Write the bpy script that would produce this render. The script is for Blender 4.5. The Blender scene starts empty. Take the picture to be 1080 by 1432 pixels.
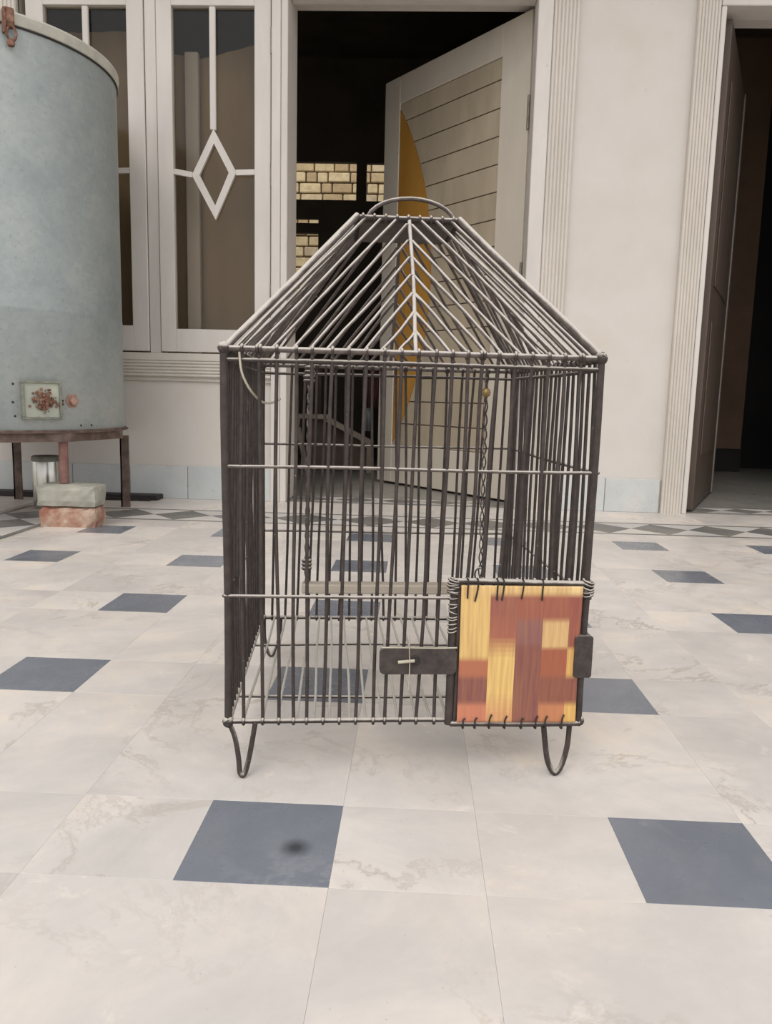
import bpy, math, random
from mathutils import Vector, Matrix
from math import sin, cos, pi, radians, hypot, sqrt
random.seed(11)
C = bpy.context.scene.collection
scn = bpy.context.scene

# ------------------------------------------------------------------ camera
FPX, PITCH, ROLL, YAW = 1073.87, 0.14538, 0.02454, -0.03698
cam_pos = Vector((0.22444, -0.68014, 0.46860))
fw = Vector((sin(YAW)*cos(PITCH), cos(YAW)*cos(PITCH), -sin(PITCH)))
r0 = Vector((cos(YAW), -sin(YAW), 0)); u0 = r0.cross(fw)
rr = cos(ROLL)*r0 + sin(ROLL)*u0; uu = -sin(ROLL)*r0 + cos(ROLL)*u0
cd = bpy.data.cameras.new('camera'); cam = bpy.data.objects.new('camera', cd); C.objects.link(cam)
cd.sensor_fit = 'VERTICAL'; cd.sensor_height = 36.0; cd.sensor_width = 36.0
cd.lens = FPX*36.0/1432.0; cd.clip_start = 0.02; cd.clip_end = 100
M = Matrix((rr, uu, -fw)).transposed().to_4x4(); M.translation = cam_pos
cam.matrix_world = M
scn.camera = cam

# ------------------------------------------------------------------ light
w = bpy.data.worlds.new('sky'); scn.world = w; w.use_nodes = True
bg = w.node_tree.nodes['Background']
bg.inputs[0].default_value = (0.98, 0.985, 1.015, 1); bg.inputs[1].default_value = 1.27
sd = bpy.data.lights.new('hazy_sun', 'SUN'); sd.energy = 1.05; sd.angle = radians(26); sd.color = (1.0, 0.97, 0.93)
so = bpy.data.objects.new('hazy_sun', sd); C.objects.link(so)
sdir = Vector((0.20, 0.66, -0.72)); so.rotation_euler = sdir.to_track_quat('-Z', 'Y').to_euler()
so.location = (0, 0, 6)
scn.view_settings.view_transform = 'Standard'; scn.view_settings.look = 'None'
scn.view_settings.exposure = 0.0; scn.view_settings.gamma = 1.0; scn.view_settings.use_curve_mapping = False

# ------------------------------------------------------------------ materials
def lin(c):
    return tuple(((v/255)/12.92 if v <= 10 else (((v/255)+0.055)/1.055)**2.4) for v in c) + (1,)
def newmat(name, rough=0.6, metal=0.0):
    m = bpy.data.materials.new(name); m.use_nodes = True
    nt = m.node_tree; b = nt.nodes['Principled BSDF']
    b.inputs['Roughness'].default_value = rough; b.inputs['Metallic'].default_value = metal
    return m, nt, b
def N(nt, t, **kw):
    n = nt.nodes.new(t)
    for k, v in kw.items(): setattr(n, k, v)
    return n
def ramp(nt, fac, stops):
    r = N(nt, 'ShaderNodeValToRGB'); e = r.color_ramp.elements
    while len(e) < len(stops): e.new(0.5)
    for i, (p, c) in enumerate(stops):
        e[i].position = p; e[i].color = c
    nt.links.new(fac, r.inputs[0]); return r.outputs[0]
def mixc(nt, fac, a, b, mode='MIX'):
    n = N(nt, 'ShaderNodeMix', data_type='RGBA', blend_type=mode)
    for s, v in ((n.inputs[0], fac), (n.inputs[6], a), (n.inputs[7], b)):
        if hasattr(v, 'is_output'): nt.links.new(v, s)
        else: s.default_value = v
    return n.outputs[2]
def noise(nt, scale, detail=4, rough=0.6, vec=None, dist=0.0):
    n = N(nt, 'ShaderNodeTexNoise'); n.inputs['Scale'].default_value = scale; n.inputs['Detail'].default_value = detail
    n.inputs['Roughness'].default_value = rough; n.inputs['Distortion'].default_value = dist
    if vec is not None: nt.links.new(vec, n.inputs['Vector'])
    return n.outputs['Fac']
def coords(nt, scale=(1, 1, 1), rnd=False, kind='Object'):
    tc = N(nt, 'ShaderNodeTexCoord'); mp = N(nt, 'ShaderNodeMapping'); mp.inputs['Scale'].default_value = scale
    nt.links.new(tc.outputs[kind], mp.inputs['Vector'])
    if rnd:
        oi = N(nt, 'ShaderNodeObjectInfo'); mu = N(nt, 'ShaderNodeMath', operation='MULTIPLY'); mu.inputs[1].default_value = 37.0
        nt.links.new(oi.outputs['Random'], mu.inputs[0])
        cb = N(nt, 'ShaderNodeCombineXYZ')
        for i in range(3): nt.links.new(mu.outputs[0], cb.inputs[i])
        nt.links.new(cb.outputs[0], mp.inputs['Location'])
    return mp.outputs[0]
def bump(nt, b, h, strength=0.2, dist=0.002):
    n = N(nt, 'ShaderNodeBump'); n.inputs['Strength'].default_value = strength; n.inputs['Distance'].default_value = dist
    nt.links.new(h, n.inputs['Height']); nt.links.new(n.outputs[0], b.inputs['Normal'])
def basic(name, c1, c2, scale=8, rough=0.6, metal=0.0, bmp=0.0, stretch=(1, 1, 1), lo=0.35, hi=0.65, rnd=True):
    m, nt, b = newmat(name, rough, metal)
    v = coords(nt, stretch, rnd); f = noise(nt, scale, 5, 0.6, v)
    nt.links.new(ramp(nt, f, [(lo, lin(c1)), (hi, lin(c2))]), b.inputs['Base Color'])
    if bmp: bump(nt, b, noise(nt, scale*6, 4, 0.7, v), bmp, 0.001)
    return m
def stone(name, base, vein, warm, cool, rough, vary=0.06):
    m, nt, b = newmat(name, rough)
    v = coords(nt, (1, 1, 1), True)
    c = ramp(nt, noise(nt, 4.5, 9, 0.72, v, 0.4), [(0.36, lin(cool)), (0.5, lin(base)), (0.62, lin(warm))])
    vn = noise(nt, 3.6, 12, 0.68, v, 0.5)
    ab = N(nt, 'ShaderNodeMath', operation='SUBTRACT'); nt.links.new(vn, ab.inputs[0]); ab.inputs[1].default_value = 0.5
    a2 = N(nt, 'ShaderNodeMath', operation='ABSOLUTE'); nt.links.new(ab.outputs[0], a2.inputs[0])
    vf = ramp(nt, a2.outputs[0], [(0.0, (0.85, 0.85, 0.85, 1)), (0.018, (0, 0, 0, 1))])
    msk = ramp(nt, noise(nt, 3.0, 3, 0.5, v), [(0.45, (0, 0, 0, 1)), (0.65, (1, 1, 1, 1))])
    ml = mixc(nt, 1.0, vf, msk, 'MULTIPLY')
    c = mixc(nt, ml, c, lin(vein))
    big = ramp(nt, noise(nt, 1.6, 8, 0.7, v, 0.8), [(0.42, (0, 0, 0, 1)), (0.62, (0.75, 0.75, 0.75, 1))])
    c = mixc(nt, big, c, lin(tuple(int(q*0.93) for q in cool)))
    pal = ramp(nt, noise(nt, 11, 7, 0.75, v, 0.6), [(0.60, (0, 0, 0, 1)), (0.72, (0.55, 0.55, 0.55, 1))])
    c = mixc(nt, pal, c, lin(tuple(min(255, int(q*1.06)) for q in warm)))
    # small specks of grit
    sp = noise(nt, 160, 2, 0.5, v)
    c = mixc(nt, ramp(nt, sp, [(0.74, (0, 0, 0, 1)), (0.78, (0.5, 0.5, 0.5, 1))]), c, lin(vein))
    oi = N(nt, 'ShaderNodeObjectInfo'); mr = N(nt, 'ShaderNodeMapRange')
    mr.inputs[3].default_value = 1-vary; mr.inputs[4].default_value = 1+vary*0.5
    nt.links.new(oi.outputs['Random'], mr.inputs[0])
    hsv = N(nt, 'ShaderNodeHueSaturation'); nt.links.new(mr.outputs[0], hsv.inputs['Value']); nt.links.new(c, hsv.inputs['Color'])
    nt.links.new(hsv.outputs[0], b.inputs['Base Color'])
    rg = ramp(nt, noise(nt, 14, 4, 0.6, v), [(0.3, (rough-0.08,)*3+(1,)), (0.7, (rough+0.1,)*3+(1,))])
    nt.links.new(rg, b.inputs['Roughness'])
    return m, nt, b
MAT = {}
MAT['marble'] = stone('marble', (222, 214, 206), (176, 162, 148), (232, 220, 206), (211, 205, 198), 0.4, 0.03)[0]
MAT['slate'] = stone('slate', (128, 131, 139), (156, 158, 160), (134, 137, 142), (121, 125, 134), 0.25, 0.08)[0]
ms, nt, b = stone('slate_stained', (128, 131, 139), (156, 158, 160), (134, 137, 142), (121, 125, 134), 0.25, 0.02)
tc = N(nt, 'ShaderNodeTexCoord'); ds = N(nt, 'ShaderNodeVectorMath', operation='DISTANCE')
nt.links.new(tc.outputs['Object'], ds.inputs[0]); ds.inputs[1].default_value = (0.034, -0.012, 0.0)
old = b.inputs['Base Color'].links[0].from_socket
nt.links.new(mixc(nt, ramp(nt, ds.outputs['Value'], [(0.004, (0.8, 0.8, 0.8, 1)), (0.02, (0, 0, 0, 1))]), old, lin((38, 40, 44))), b.inputs['Base Color'])
MAT['slate_stained'] = ms
MAT['band_grey'] = stone('grey_marble', (128, 124, 118), (160, 156, 150), (138, 132, 122), (112, 112, 110), 0.45, 0.1)[0]
MAT['band_white'] = stone('white_marble', (214, 208, 200), (180, 172, 160), (218, 210, 198), (205, 202, 198), 0.45, 0.04)[0]
MAT['mortar'] = basic('mortar', (186, 178, 167), (200, 192, 181), 20, 0.8)
MAT['skirting'] = stone('pale_skirting_tile', (198, 199, 195), (184, 183, 178), (203, 201, 195), (193, 197, 196), 0.35, 0.03)[0]
# wall paint
m, nt, b = newmat('wall_paint', 0.75)
v = coords(nt); c = ramp(nt, noise(nt, 2.2, 5, 0.6, v), [(0.3, lin((197, 190, 181))), (0.55, lin((205, 198, 190))), (0.75, lin((201, 191, 178)))])
c = mixc(nt, ramp(nt, noise(nt, 30, 5, 0.7, v), [(0.66, (0, 0, 0, 1)), (0.74, (0.35, 0.35, 0.35, 1))]), c, lin((176, 164, 150)))
nt.links.new(c, b.inputs['Base Color']); bump(nt, b, noise(nt, 40, 5, 0.6, v), 0.15, 0.003); MAT['wall'] = m
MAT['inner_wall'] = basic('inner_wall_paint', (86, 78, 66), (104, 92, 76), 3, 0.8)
MAT['ochre_wall'] = basic('ochre_wall_paint', (122, 98, 80), (138, 110, 88), 3, 0.8)
MAT['dado_and_gloom'] = basic('dado_and_gloom_paint', (30, 28, 28), (42, 38, 36), 3, 0.5)  # black skirting colour, also used as painted darkness on the far wall
MAT['inner_floor'] = stone('inner_floor_stone', (150, 146, 138), (140, 136, 129), (154, 149, 140), (144, 141, 135), 0.35, 0.03)[0]
# painted joinery: dusty off-white with streaks
def paint(name, c1, c2, grime):
    m, nt, b = newmat(name, 0.5)
    v = coords(nt, (1, 1, 0.25), True)
    c = ramp(nt, noise(nt, 9, 5, 0.6, v), [(0.3, lin(c1)), (0.7, lin(c2))])
    v2 = coords(nt, (1, 1, 1), True)
    c = mixc(nt, ramp(nt, noise(nt, 24, 6, 0.7, v2), [(0.68, (0, 0, 0, 1)), (0.76, (0.6, 0.6, 0.6, 1))]), c, lin(grime))
    nt.links.new(c, b.inputs['Base Color']); bump(nt, b, noise(nt, 60, 4, 0.6, v2), 0.1, 0.001)
    return m
MAT['paint'] = paint('cream_paint', (196, 189, 181), (209, 202, 194), (150, 134, 116))
MAT['flute'] = paint('fluted_paint', (194, 186, 174), (206, 198, 187), (156, 138, 116))
MAT['door_paint'] = paint('door_paint', (196, 186, 170), (206, 196, 180), (140, 120, 98))
MAT['door_board'] = paint('door_board_paint', (164, 150, 128), (184, 169, 145), (146, 128, 92))
MAT['amber'] = basic('amber_panel', (168, 118, 50), (186, 138, 66), 4, 0.35, stretch=(1, 1, 0.2))
MAT['brown_door'] = paint('brown_door_paint', (72, 60, 51), (90, 76, 65), (60, 50, 42))
MAT['lit_edge'] = paint('lit_edge_paint', (128, 118, 108), (146, 136, 126), (100, 88, 76))  # paler tone that paints light onto the brown leaf's edge
MAT['curtain'] = basic('brown_curtain', (150, 130, 104), (166, 146, 118), 5, 0.9, stretch=(1, 1, 0.2))
MAT['hinge'] = basic('hinge_metal', (120, 112, 100), (150, 140, 126), 30, 0.5, 0.6)
m, nt, b = newmat('window_glass', 0.08)
b.inputs['Base Color'].default_value = (0.9, 0.9, 0.88, 1); b.inputs['Transmission Weight'].default_value = 1.0; b.inputs['IOR'].default_value = 1.45
tr = N(nt, 'ShaderNodeBsdfTransparent'); tr.inputs[0].default_value = (0.82, 0.8, 0.76, 1)
gl = N(nt, 'ShaderNodeBsdfGlossy'); gl.inputs['Roughness'].default_value = 0.15; gl.inputs[0].default_value = (0.9, 0.9, 0.9, 1)
mx = N(nt, 'ShaderNodeMixShader'); mx.inputs[0].default_value = 0.02
nt.links.new(tr.outputs[0], mx.inputs[1]); nt.links.new(gl.outputs[0], mx.inputs[2])
nt.links.new(mx.outputs[0], nt.nodes['Material Output'].inputs[0]); MAT['glass'] = m
# galvanised sheet
m, nt, b = newmat('galvanised_sheet', 0.55, 0.35)
v = coords(nt); c = ramp(nt, noise(nt, 3.5, 5, 0.65, v), [(0.3, lin((140, 148, 148))), (0.5, lin((154, 160, 158))), (0.72, lin((166, 169, 164)))])
vo = N(nt, 'ShaderNodeTexVoronoi'); vo.inputs['Scale'].default_value = 60; nt.links.new(v, vo.inputs['Vector'])
bw = N(nt, 'ShaderNodeRGBToBW'); nt.links.new(vo.outputs['Color'], bw.inputs[0]); c = mixc(nt, 0.09, c, bw.outputs[0], 'SOFT_LIGHT')
c = mixc(nt, ramp(nt, noise(nt, 70, 5, 0.75, v), [(0.58, (0, 0, 0, 1)), (0.7, (0.5, 0.5, 0.5, 1))]), c, lin((112, 120, 122)))
nt.links.new(c, b.inputs['Base Color']); bump(nt, b, noise(nt, 5, 3, 0.5, v), 0.25, 0.01); MAT['galv'] = m
MAT['galv_light'] = basic('pale_zinc', (186, 186, 174), (206, 204, 190), 20, 0.5, 0.2)
MAT['panel_zinc'] = basic('pale_green_zinc', (160, 164, 150), (178, 180, 164), 12, 0.55, 0.2)
MAT['dull_zinc'] = basic('dull_green_zinc', (104, 106, 96), (136, 136, 122), 30, 0.6, 0.2)
MAT['rust'] = basic('rust', (84, 56, 44), (150, 112, 92), 60, 0.9, 0.0, 0.6)
MAT['rust_light'] = basic('pale_rust', (128, 94, 80), (170, 138, 122), 50, 0.9, 0.0, 0.5)
MAT['iron'] = basic('rusty_angle_iron', (84, 68, 60), (118, 100, 90), 26, 0.75, 0.2, 0.3)
MAT['iron_red'] = basic('red_oxide_iron', (118, 84, 76), (142, 106, 96), 26, 0.75, 0.1, 0.3)
MAT['black_iron'] = basic('black_iron', (38, 34, 32), (58, 52, 48), 20, 0.6, 0.3)
MAT['steel'] = basic('bright_steel', (170, 168, 160), (200, 198, 190), 8, 0.22, 0.95)
MAT['red_brick'] = basic('worn_red_brick', (150, 102, 84), (186, 162, 142), 16, 0.9, 0, 0.8, lo=0.38, hi=0.62)
MAT['grey_brick'] = basic('cement_covered_brick', (148, 146, 134), (172, 169, 155), 14, 0.9, 0, 0.5)
m, nt, b = newmat('sunlit_brick', 0.9)
v = coords(nt, (1, 1, 1), True); oi = N(nt, 'ShaderNodeObjectInfo')
c = ramp(nt, oi.outputs['Random'], [(0.0, lin((176, 146, 110))), (0.35, lin((206, 184, 140))), (0.7, lin((222, 202, 158))), (1.0, lin((190, 172, 146)))])
c = mixc(nt, ramp(nt, noise(nt, 14, 5, 0.7, v), [(0.4, (0, 0, 0, 1)), (0.7, (0.5, 0.5, 0.5, 1))]), c, lin((140, 118, 90)))
nt.links.new(c, b.inputs['Base Color']); bump(nt, b, noise(nt, 40, 5, 0.7, v), 0.5, 0.006); MAT['yard_brick'] = m
MAT['yard_mortar'] = basic('dark_mortar', (92, 78, 60), (120, 104, 82), 20, 0.95)
# cage rods: dark paint with pale dust lying on upward faces
def rod_mat(name, dark1, dark2, dust, amount):
    m, nt, b = newmat(name, 0.7)
    v = coords(nt, (1, 1, 1), False)
    c = ramp(nt, noise(nt, 60, 5, 0.7, v), [(0.35, lin(dark1)), (0.65, lin(dark2))])
    ge = N(nt, 'ShaderNodeNewGeometry'); sx = N(nt, 'ShaderNodeSeparateXYZ'); nt.links.new(ge.outputs['Normal'], sx.inputs[0])
    ad = N(nt, 'ShaderNodeMath', operation='MULTIPLY_ADD'); nt.links.new(noise(nt, 45, 4, 0.6, v), ad.inputs[0]); ad.inputs[1].default_value = 0.7
    nt.links.new(sx.outputs[2], ad.inputs[2])
    f = ramp(nt, ad.outputs[0], [(0.50, (0, 0, 0, 1)), (0.95, (amount, amount, amount, 1))])
    c = mixc(nt, f, c, lin(dust))
    sp = ramp(nt, noise(nt, 210, 3, 0.6, v), [(0.70, (0, 0, 0, 1)), (0.78, (0.5, 0.5, 0.5, 1))])
    c = mixc(nt, sp, c, lin(dust))
    nt.links.new(c, b.inputs['Base Color']); bump(nt, b, noise(nt, 160, 4, 0.7, v), 0.3, 0.001)
    return m
MAT['rod'] = rod_mat('dusty_rod', (46, 38, 34), (68, 57, 52), (196, 187, 176), 0.9)
MAT['roof_rod'] = rod_mat('dusty_roof_rod', (70, 60, 55), (106, 95, 89), (192, 184, 174), 1.0)
MAT['floor_rod'] = rod_mat('dust_covered_floor_rod', (140, 132, 122), (168, 160, 150), (196, 190, 180), 0.9)
MAT['leather'] = rod_mat('dark_leather', (48, 40, 37), (72, 62, 57), (150, 142, 132), 0.6)
MAT['perch'] = basic('pale_wood', (168, 156, 140), (190, 180, 164), 20, 0.8, stretch=(0.2, 1, 1))
MAT['pale_wire'] = basic('pale_wire', (168, 160, 140), (190, 182, 164), 30, 0.5, 0.3)
MAT['brass'] = basic('old_brass', (120, 100, 66), (160, 138, 92), 40, 0.4, 0.7)
MAT['plate'] = basic('dark_plate', (60, 52, 46), (82, 72, 64), 20, 0.8)
# printed sheet: block colours in a colour attribute, cane streaks on top
m, nt, b = newmat('woven_print_sheet', 0.38)
at = N(nt, 'ShaderNodeAttribute'); at.attribute_name = 'print'
v = coords(nt, (160, 1, 9)); st = noise(nt, 1.6, 3, 0.5, v)
c = mixc(nt, ramp(nt, st, [(0.38, (0.0, 0.0, 0.0, 1)), (0.66, (0.42, 0.42, 0.42, 1))]), at.outputs['Color'], lin((164, 112, 76)))
nt.links.new(c, b.inputs['Base Color']); MAT['print'] = m
MAT['wood_dim'] = basic('dusty_wood', (160, 144, 126), (184, 168, 148), 8, 0.8, stretch=(0.3, 1, 1))
MAT['wood_dark'] = basic('dark_wood', (92, 76, 66), (112, 94, 82), 8, 0.7)
MAT['white_cloth'] = basic('white_cloth', (200, 204, 204), (222, 226, 226), 10, 0.9)
MAT['red_cloth'] = basic('maroon_cloth', (104, 66, 64), (124, 80, 76), 10, 0.9)

# ------------------------------------------------------------------ helpers
class MB:
    def __init__(s): s.v = []; s.f = []; s.sm = []
    def add(s, vs, fs, smooth=False):
        o = len(s.v); s.v += [tuple(p) for p in vs]; s.f += [tuple(i+o for i in f) for f in fs]; s.sm += [smooth]*len(fs); return s
    def box(s, x0, x1, y0, y1, z0, z1, bv=0.0):
        if x1 < x0: x0, x1 = x1, x0
        if y1 < y0: y0, y1 = y1, y0
        if bv <= 0:
            vs = [(x, y, z) for z in (z0, z1) for (x, y) in ((x0, y0), (x1, y0), (x1, y1), (x0, y1))]
            return s.add(vs, [(3, 2, 1, 0), (4, 5, 6, 7), (0, 1, 5, 4), (1, 2, 6, 5), (2, 3, 7, 6), (3, 0, 4, 7)])
        bv = min(bv, (x1-x0)*.45, (y1-y0)*.45, (z1-z0)*.45)
        vs = []
        for z, i in ((z0, bv), (z0+bv, 0), (z1-bv, 0), (z1, bv)):
            a, b_, c_, d = x0+i, x1-i, y0+i, y1-i
            if i: vs += [(a, c_, z), (b_, c_, z), (b_, d, z), (a, d, z)]
            else: vs += [(x0+bv, y0, z), (x1-bv, y0, z), (x1, y0+bv, z), (x1, y1-bv, z), (x1-bv, y1, z), (x0+bv, y1, z), (x0, y1-bv, z), (x0, y0+bv, z)]
        A = range(4); B = 4; Cc = 12; D = 20
        fs = [(3, 2, 1, 0), (20, 21, 22, 23)]
        for k in range(8): fs.append((B+k, B+(k+1) % 8, Cc+(k+1) % 8, Cc+k))
        for k in range(4):
            k2 = (k+1) % 4
            fs.append((k, k2, B+2*k+1, B+2*k)); fs.append((D+k2, D+k, Cc+2*k, Cc+2*k+1))
            fs.append((k2, B+(2*k+2) % 8, B+2*k+1)); fs.append((D+k2, Cc+2*k+1, Cc+(2*k+2) % 8))
        return s.add(vs, fs)
    def tube(s, pts, r, n=8, cap=True, closed=False):
        P = [Vector(p) for p in pts]; m = len(P); rad = r if isinstance(r, (list, tuple)) else [r]*m
        vs = []; ref = None
        for i in range(m):
            if closed: t = P[(i+1) % m]-P[i-1]
            else: t = P[min(i+1, m-1)]-P[max(i-1, 0)]
            t.normalize()
            if ref is None:
                ref = Vector((0, 0, 1)) if abs(t.z) < 0.9 else Vector((1, 0, 0))
                ref = (ref - t*ref.dot(t)).normalized()
            else:
                ref = ref - t*ref.dot(t)
                ref = ref.normalized() if ref.length > 1e-6 else t.orthogonal().normalized()
            bn = t.cross(ref)
            for k in range(n):
                a = 2*pi*k/n; vs.append(P[i]+(ref*cos(a)+bn*sin(a))*rad[i])
        fs = []
        for i in range(m if closed else m-1):
            j = (i+1) % m
            for k in range(n): fs.append((i*n+k, i*n+(k+1) % n, j*n+(k+1) % n, j*n+k))
        s.add(vs, fs, True)
        if cap and not closed:
            s.add(vs[:n], [tuple(reversed(range(n)))]); s.add(vs[-n:], [tuple(range(n))])
        return s
    def lathe(s, prof, n=48, c=(0, 0, 0), smooth=True, capb=True, capt=True):
        vs = []
        for (r, z) in prof:
            for k in range(n):
                a = 2*pi*k/n; vs.append((c[0]+r*cos(a), c[1]+r*sin(a), c[2]+z))
        fs = [(i*n+k, i*n+(k+1) % n, (i+1)*n+(k+1) % n, (i+1)*n+k) for i in range(len(prof)-1) for k in range(n)]
        s.add(vs, fs, smooth)
        if capb: s.add(vs[:n], [tuple(reversed(range(n)))])
        if capt: s.add(vs[-n:], [tuple(range(n))])
        return s
    def prism(s, poly, z0, z1):
        n = len(poly)
        a = sum(poly[i][0]*poly[(i+1) % n][1]-poly[(i+1) % n][0]*poly[i][1] for i in range(n))
        if a < 0: poly = poly[::-1]
        vs = [(x, y, z0) for x, y in poly]+[(x, y, z1) for x, y in poly]
        return s.add(vs, [tuple(reversed(range(n))), tuple(range(n, 2*n))]+[(k, (k+1) % n, n+(k+1) % n, n+k) for k in range(n)])
    def xf(s, fn): s.v = [tuple(fn(Vector(p))) for p in s.v]; return s
    def build(s, name, mat, parent=None, loc=None):
        me = bpy.data.meshes.new(name)
        vs = s.v if loc is None else [(p[0]-loc[0], p[1]-loc[1], p[2]-loc[2]) for p in s.v]
        me.from_pydata(vs, [], s.f); me.polygons.foreach_set('use_smooth', s.sm); me.update()
        if mat: me.materials.append(MAT[mat])
        o = bpy.data.objects.new(name, me); C.objects.link(o)
        if loc is not None: o.location = loc
        if parent: o.parent = parent
        return o
def tag(o, label=None, cat=None, group=None, kind=None):
    if label: o['label'] = label
    if cat: o['category'] = cat
    if group: o['group'] = group
    if kind: o['kind'] = kind
    return o
def empty(name, loc=(0, 0, 0), rz=0):
    o = bpy.data.objects.new(name, None); C.objects.link(o); o.location = loc; o.rotation_euler = (0, 0, rz); o.empty_display_size = 0.05
    return o
def inst(src, name, loc, parent=None, rz=0, scale=None):
    o = src.copy(); o.name = name; C.objects.link(o); o.location = loc; o.rotation_euler = (0, 0, rz)
    if parent: o.parent = parent
    if scale: o.scale = scale
    return o
def holes_wall(mb, x0, x1, z0, z1, y0, y1, holes):
    xs = sorted({x0, x1, *[h[0] for h in holes], *[h[1] for h in holes]}); zs = sorted({z0, z1, *[h[2] for h in holes], *[h[3] for h in holes]})
    for i in range(len(xs)-1):
        for j in range(len(zs)-1):
            cx, cz = (xs[i]+xs[i+1])/2, (zs[j]+zs[j+1])/2
            if any(h[0] < cx < h[1] and h[2] < cz < h[3] for h in holes): continue
            mb.box(xs[i], xs[i+1], y0, y1, zs[j], zs[j+1])
    return mb
S = 0.1524            # side of the small slate tile
WY = 2.75             # face of the house wall

# ------------------------------------------------------------------ floor
fl = MB().box(-9, 9, -9, 2.98, -0.15, -0.0022).build('floor', 'mortar')
tag(fl, 'pale marble courtyard floor inlaid with small slate squares', 'floor', kind='structure')
g = 0.00008
def slab(nx, ny, mat):
    return MB().box(-nx*S/2+g, nx*S/2-g, -ny*S/2+g, ny*S/2-g, -0.012, 0.0, 0.00015)
proto = {}
def tile(nx, ny, x, y, mat, name):
    key = (nx, ny, mat)
    loc = ((x+nx/2)*S, (y+ny/2)*S, random.uniform(-0.00012, 0.0))
    if key not in proto:
        proto[key] = slab(nx, ny, mat).build(name, mat, fl); proto[key].location = loc; return proto[key]
    return inst(proto[key], name, loc, fl)
for i in range(-3, 5):
    for j in range(-2, 5):
        X, Y = 3*i, 3*j
        if X >= -7:
            t = tile(1, 1, X, Y, 'slate_stained' if (i, j) == (0, 0) else 'slate', 'slate_tile')
            tile(1, 2, X+1, Y+1, 'marble', 'marble_tile') if Y+3 <= 14 else tile(1, 1, X+1, Y+1, 'marble', 'marble_tile')
            tile(1, 1, X+1, Y, 'marble', 'marble_tile')
        if X+2 >= -7:
            tile(1, 1, X+2, Y, 'marble', 'marble_tile')
            tile(2, 2, X+2, Y+1, 'marble', 'marble_tile') if Y+3 <= 14 else tile(2, 1, X+2, Y+1, 'marble', 'marble_tile')
# plain marble beyond the picked-out tiles
ob = MB().box(-9, -1.40, -9, 2.75, -0.012, -0.0006).box(15*S-S*1, 9, -9, 2.75, -0.012, -0.0006).box(-1.40, 14*S, -9, -6*S, -0.012, -0.0006).build('outer_paving', 'marble', fl)
# inlaid band of diamonds along the wall, and one running forward on the left
by0, by1 = 14*S, 15.85*S
lw = 0.022
def band_line(x0, x1, y0, y1): MB().box(x0, x1, y0, y1, -0.012, 0.0).build('band_edge_strip', 'band_grey', fl)
band_line(-1.09, 14*S, by0, by0+lw); band_line(-1.09, 14*S, by1-lw, by1)
bandbase = MB().box(-1.09, 14*S, by0+lw, by1-lw, -0.012, -0.0012).build('band_bed', 'mortar', fl)
yc = (by0+by1)/2; hh = (by1-by0)/2-lw-0.0008
def diamond_pieces(xw, per, horizontal=True, cy=yc, half=hh, white=True):
    """xw: centre of a white hourglass; builds the diamond to its right and two white triangles"""
    e = 0.0007
    def P(a, b): return (a, b) if horizontal else (b, a)
    loc = (*P(xw+per/2, cy), 0)
    MB().prism([P(xw+e, cy), P(xw+per/2, cy-half), P(xw+per-e, cy), P(xw+per/2, cy+half)], -0.012, 0.0).build('grey_diamond', 'band_grey', fl, loc)
    for sgn in ((1, -1) if white else ()):
        MB().prism([P(xw, cy+sgn*0.002), P(xw-per/2+0.003, cy+sgn*half), P(xw+per/2-0.003, cy+sgn*half)], -0.012, 0.0).build('white_triangle', 'band_white', fl, (*P(xw, cy+sgn*half*.7), 0))
xs_ = [-1.0225, -0.797, -0.5715, -0.33, -0.07, 0.1868]
for a_, b_ in zip(xs_[:-1], xs_[1:]): diamond_pieces(a_, b_-a_, white=a_ > -1)
for k in range(-4, 5): diamond_pieces(1.06+0.2183*k, 0.2183)
bx1, bx0 = -1.09, -1.37
band_line(bx1-lw, bx1, -0.9, by1); band_line(bx0, bx0+lw, -0.9, by1)
MB().box(bx0+lw, bx1-lw, -0.9, by1, -0.012, -0.0012).build('band_bed', 'mortar', fl)
for k in range(12): diamond_pieces(2.2-0.2255*(k+0.6), 0.2255, False, (bx0+bx1)/2, (bx1-bx0)/2-lw-0.0008)
for k in range(-5, 8):     # plain slabs between band and wall
    x = -1.35+0.46*k if k > -5 else -3.6
    x0 = -1.35+0.46*k; 
    if x0 < -1.4 and k > -5: continue
    MB().box(max(x0, -1.37)+g, min(x0+0.46, 14*S)-g, by1, WY+0.0, -0.012, 0.0).build('marble_tile', 'marble', fl, (x0+.23, 2.58, 0)) if k > -2 else None

# ------------------------------------------------------------------ house front
wl = MB()
WX = (-1.50, -0.36, 0.53, 2.20)      # window hole
D1 = (-0.36, 0.72, -0.02, 2.18)
D2 = (1.415, 2.42, -0.02, 2.10)
holes_wall(wl, -6.0, 6.0, -0.1, 3.6, WY, WY+0.23, [WX, D1, D2])
wall = tag(wl.build('wall_back', 'wall'), 'cream painted house wall with a window and two doorways', 'wall', kind='structure')
rf = MB().box(-6.0, 6.0, WY, 5.75, 3.0, 3.15).build('ceiling', 'inner_wall')
tag(rf, 'flat concrete ceiling slab over the dark rooms', 'ceiling', kind='structure')

pc = MB().box(-6.0, 6.0, 1.0, WY+0.2, 3.6, 3.72).build('ceiling_added_shade', 'wall'); tag(pc, 'unseen cream slab added over the house wall to soften the light', 'ceiling', kind='structure')  # out-of-view slab, added to soften the light on door and floor

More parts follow.
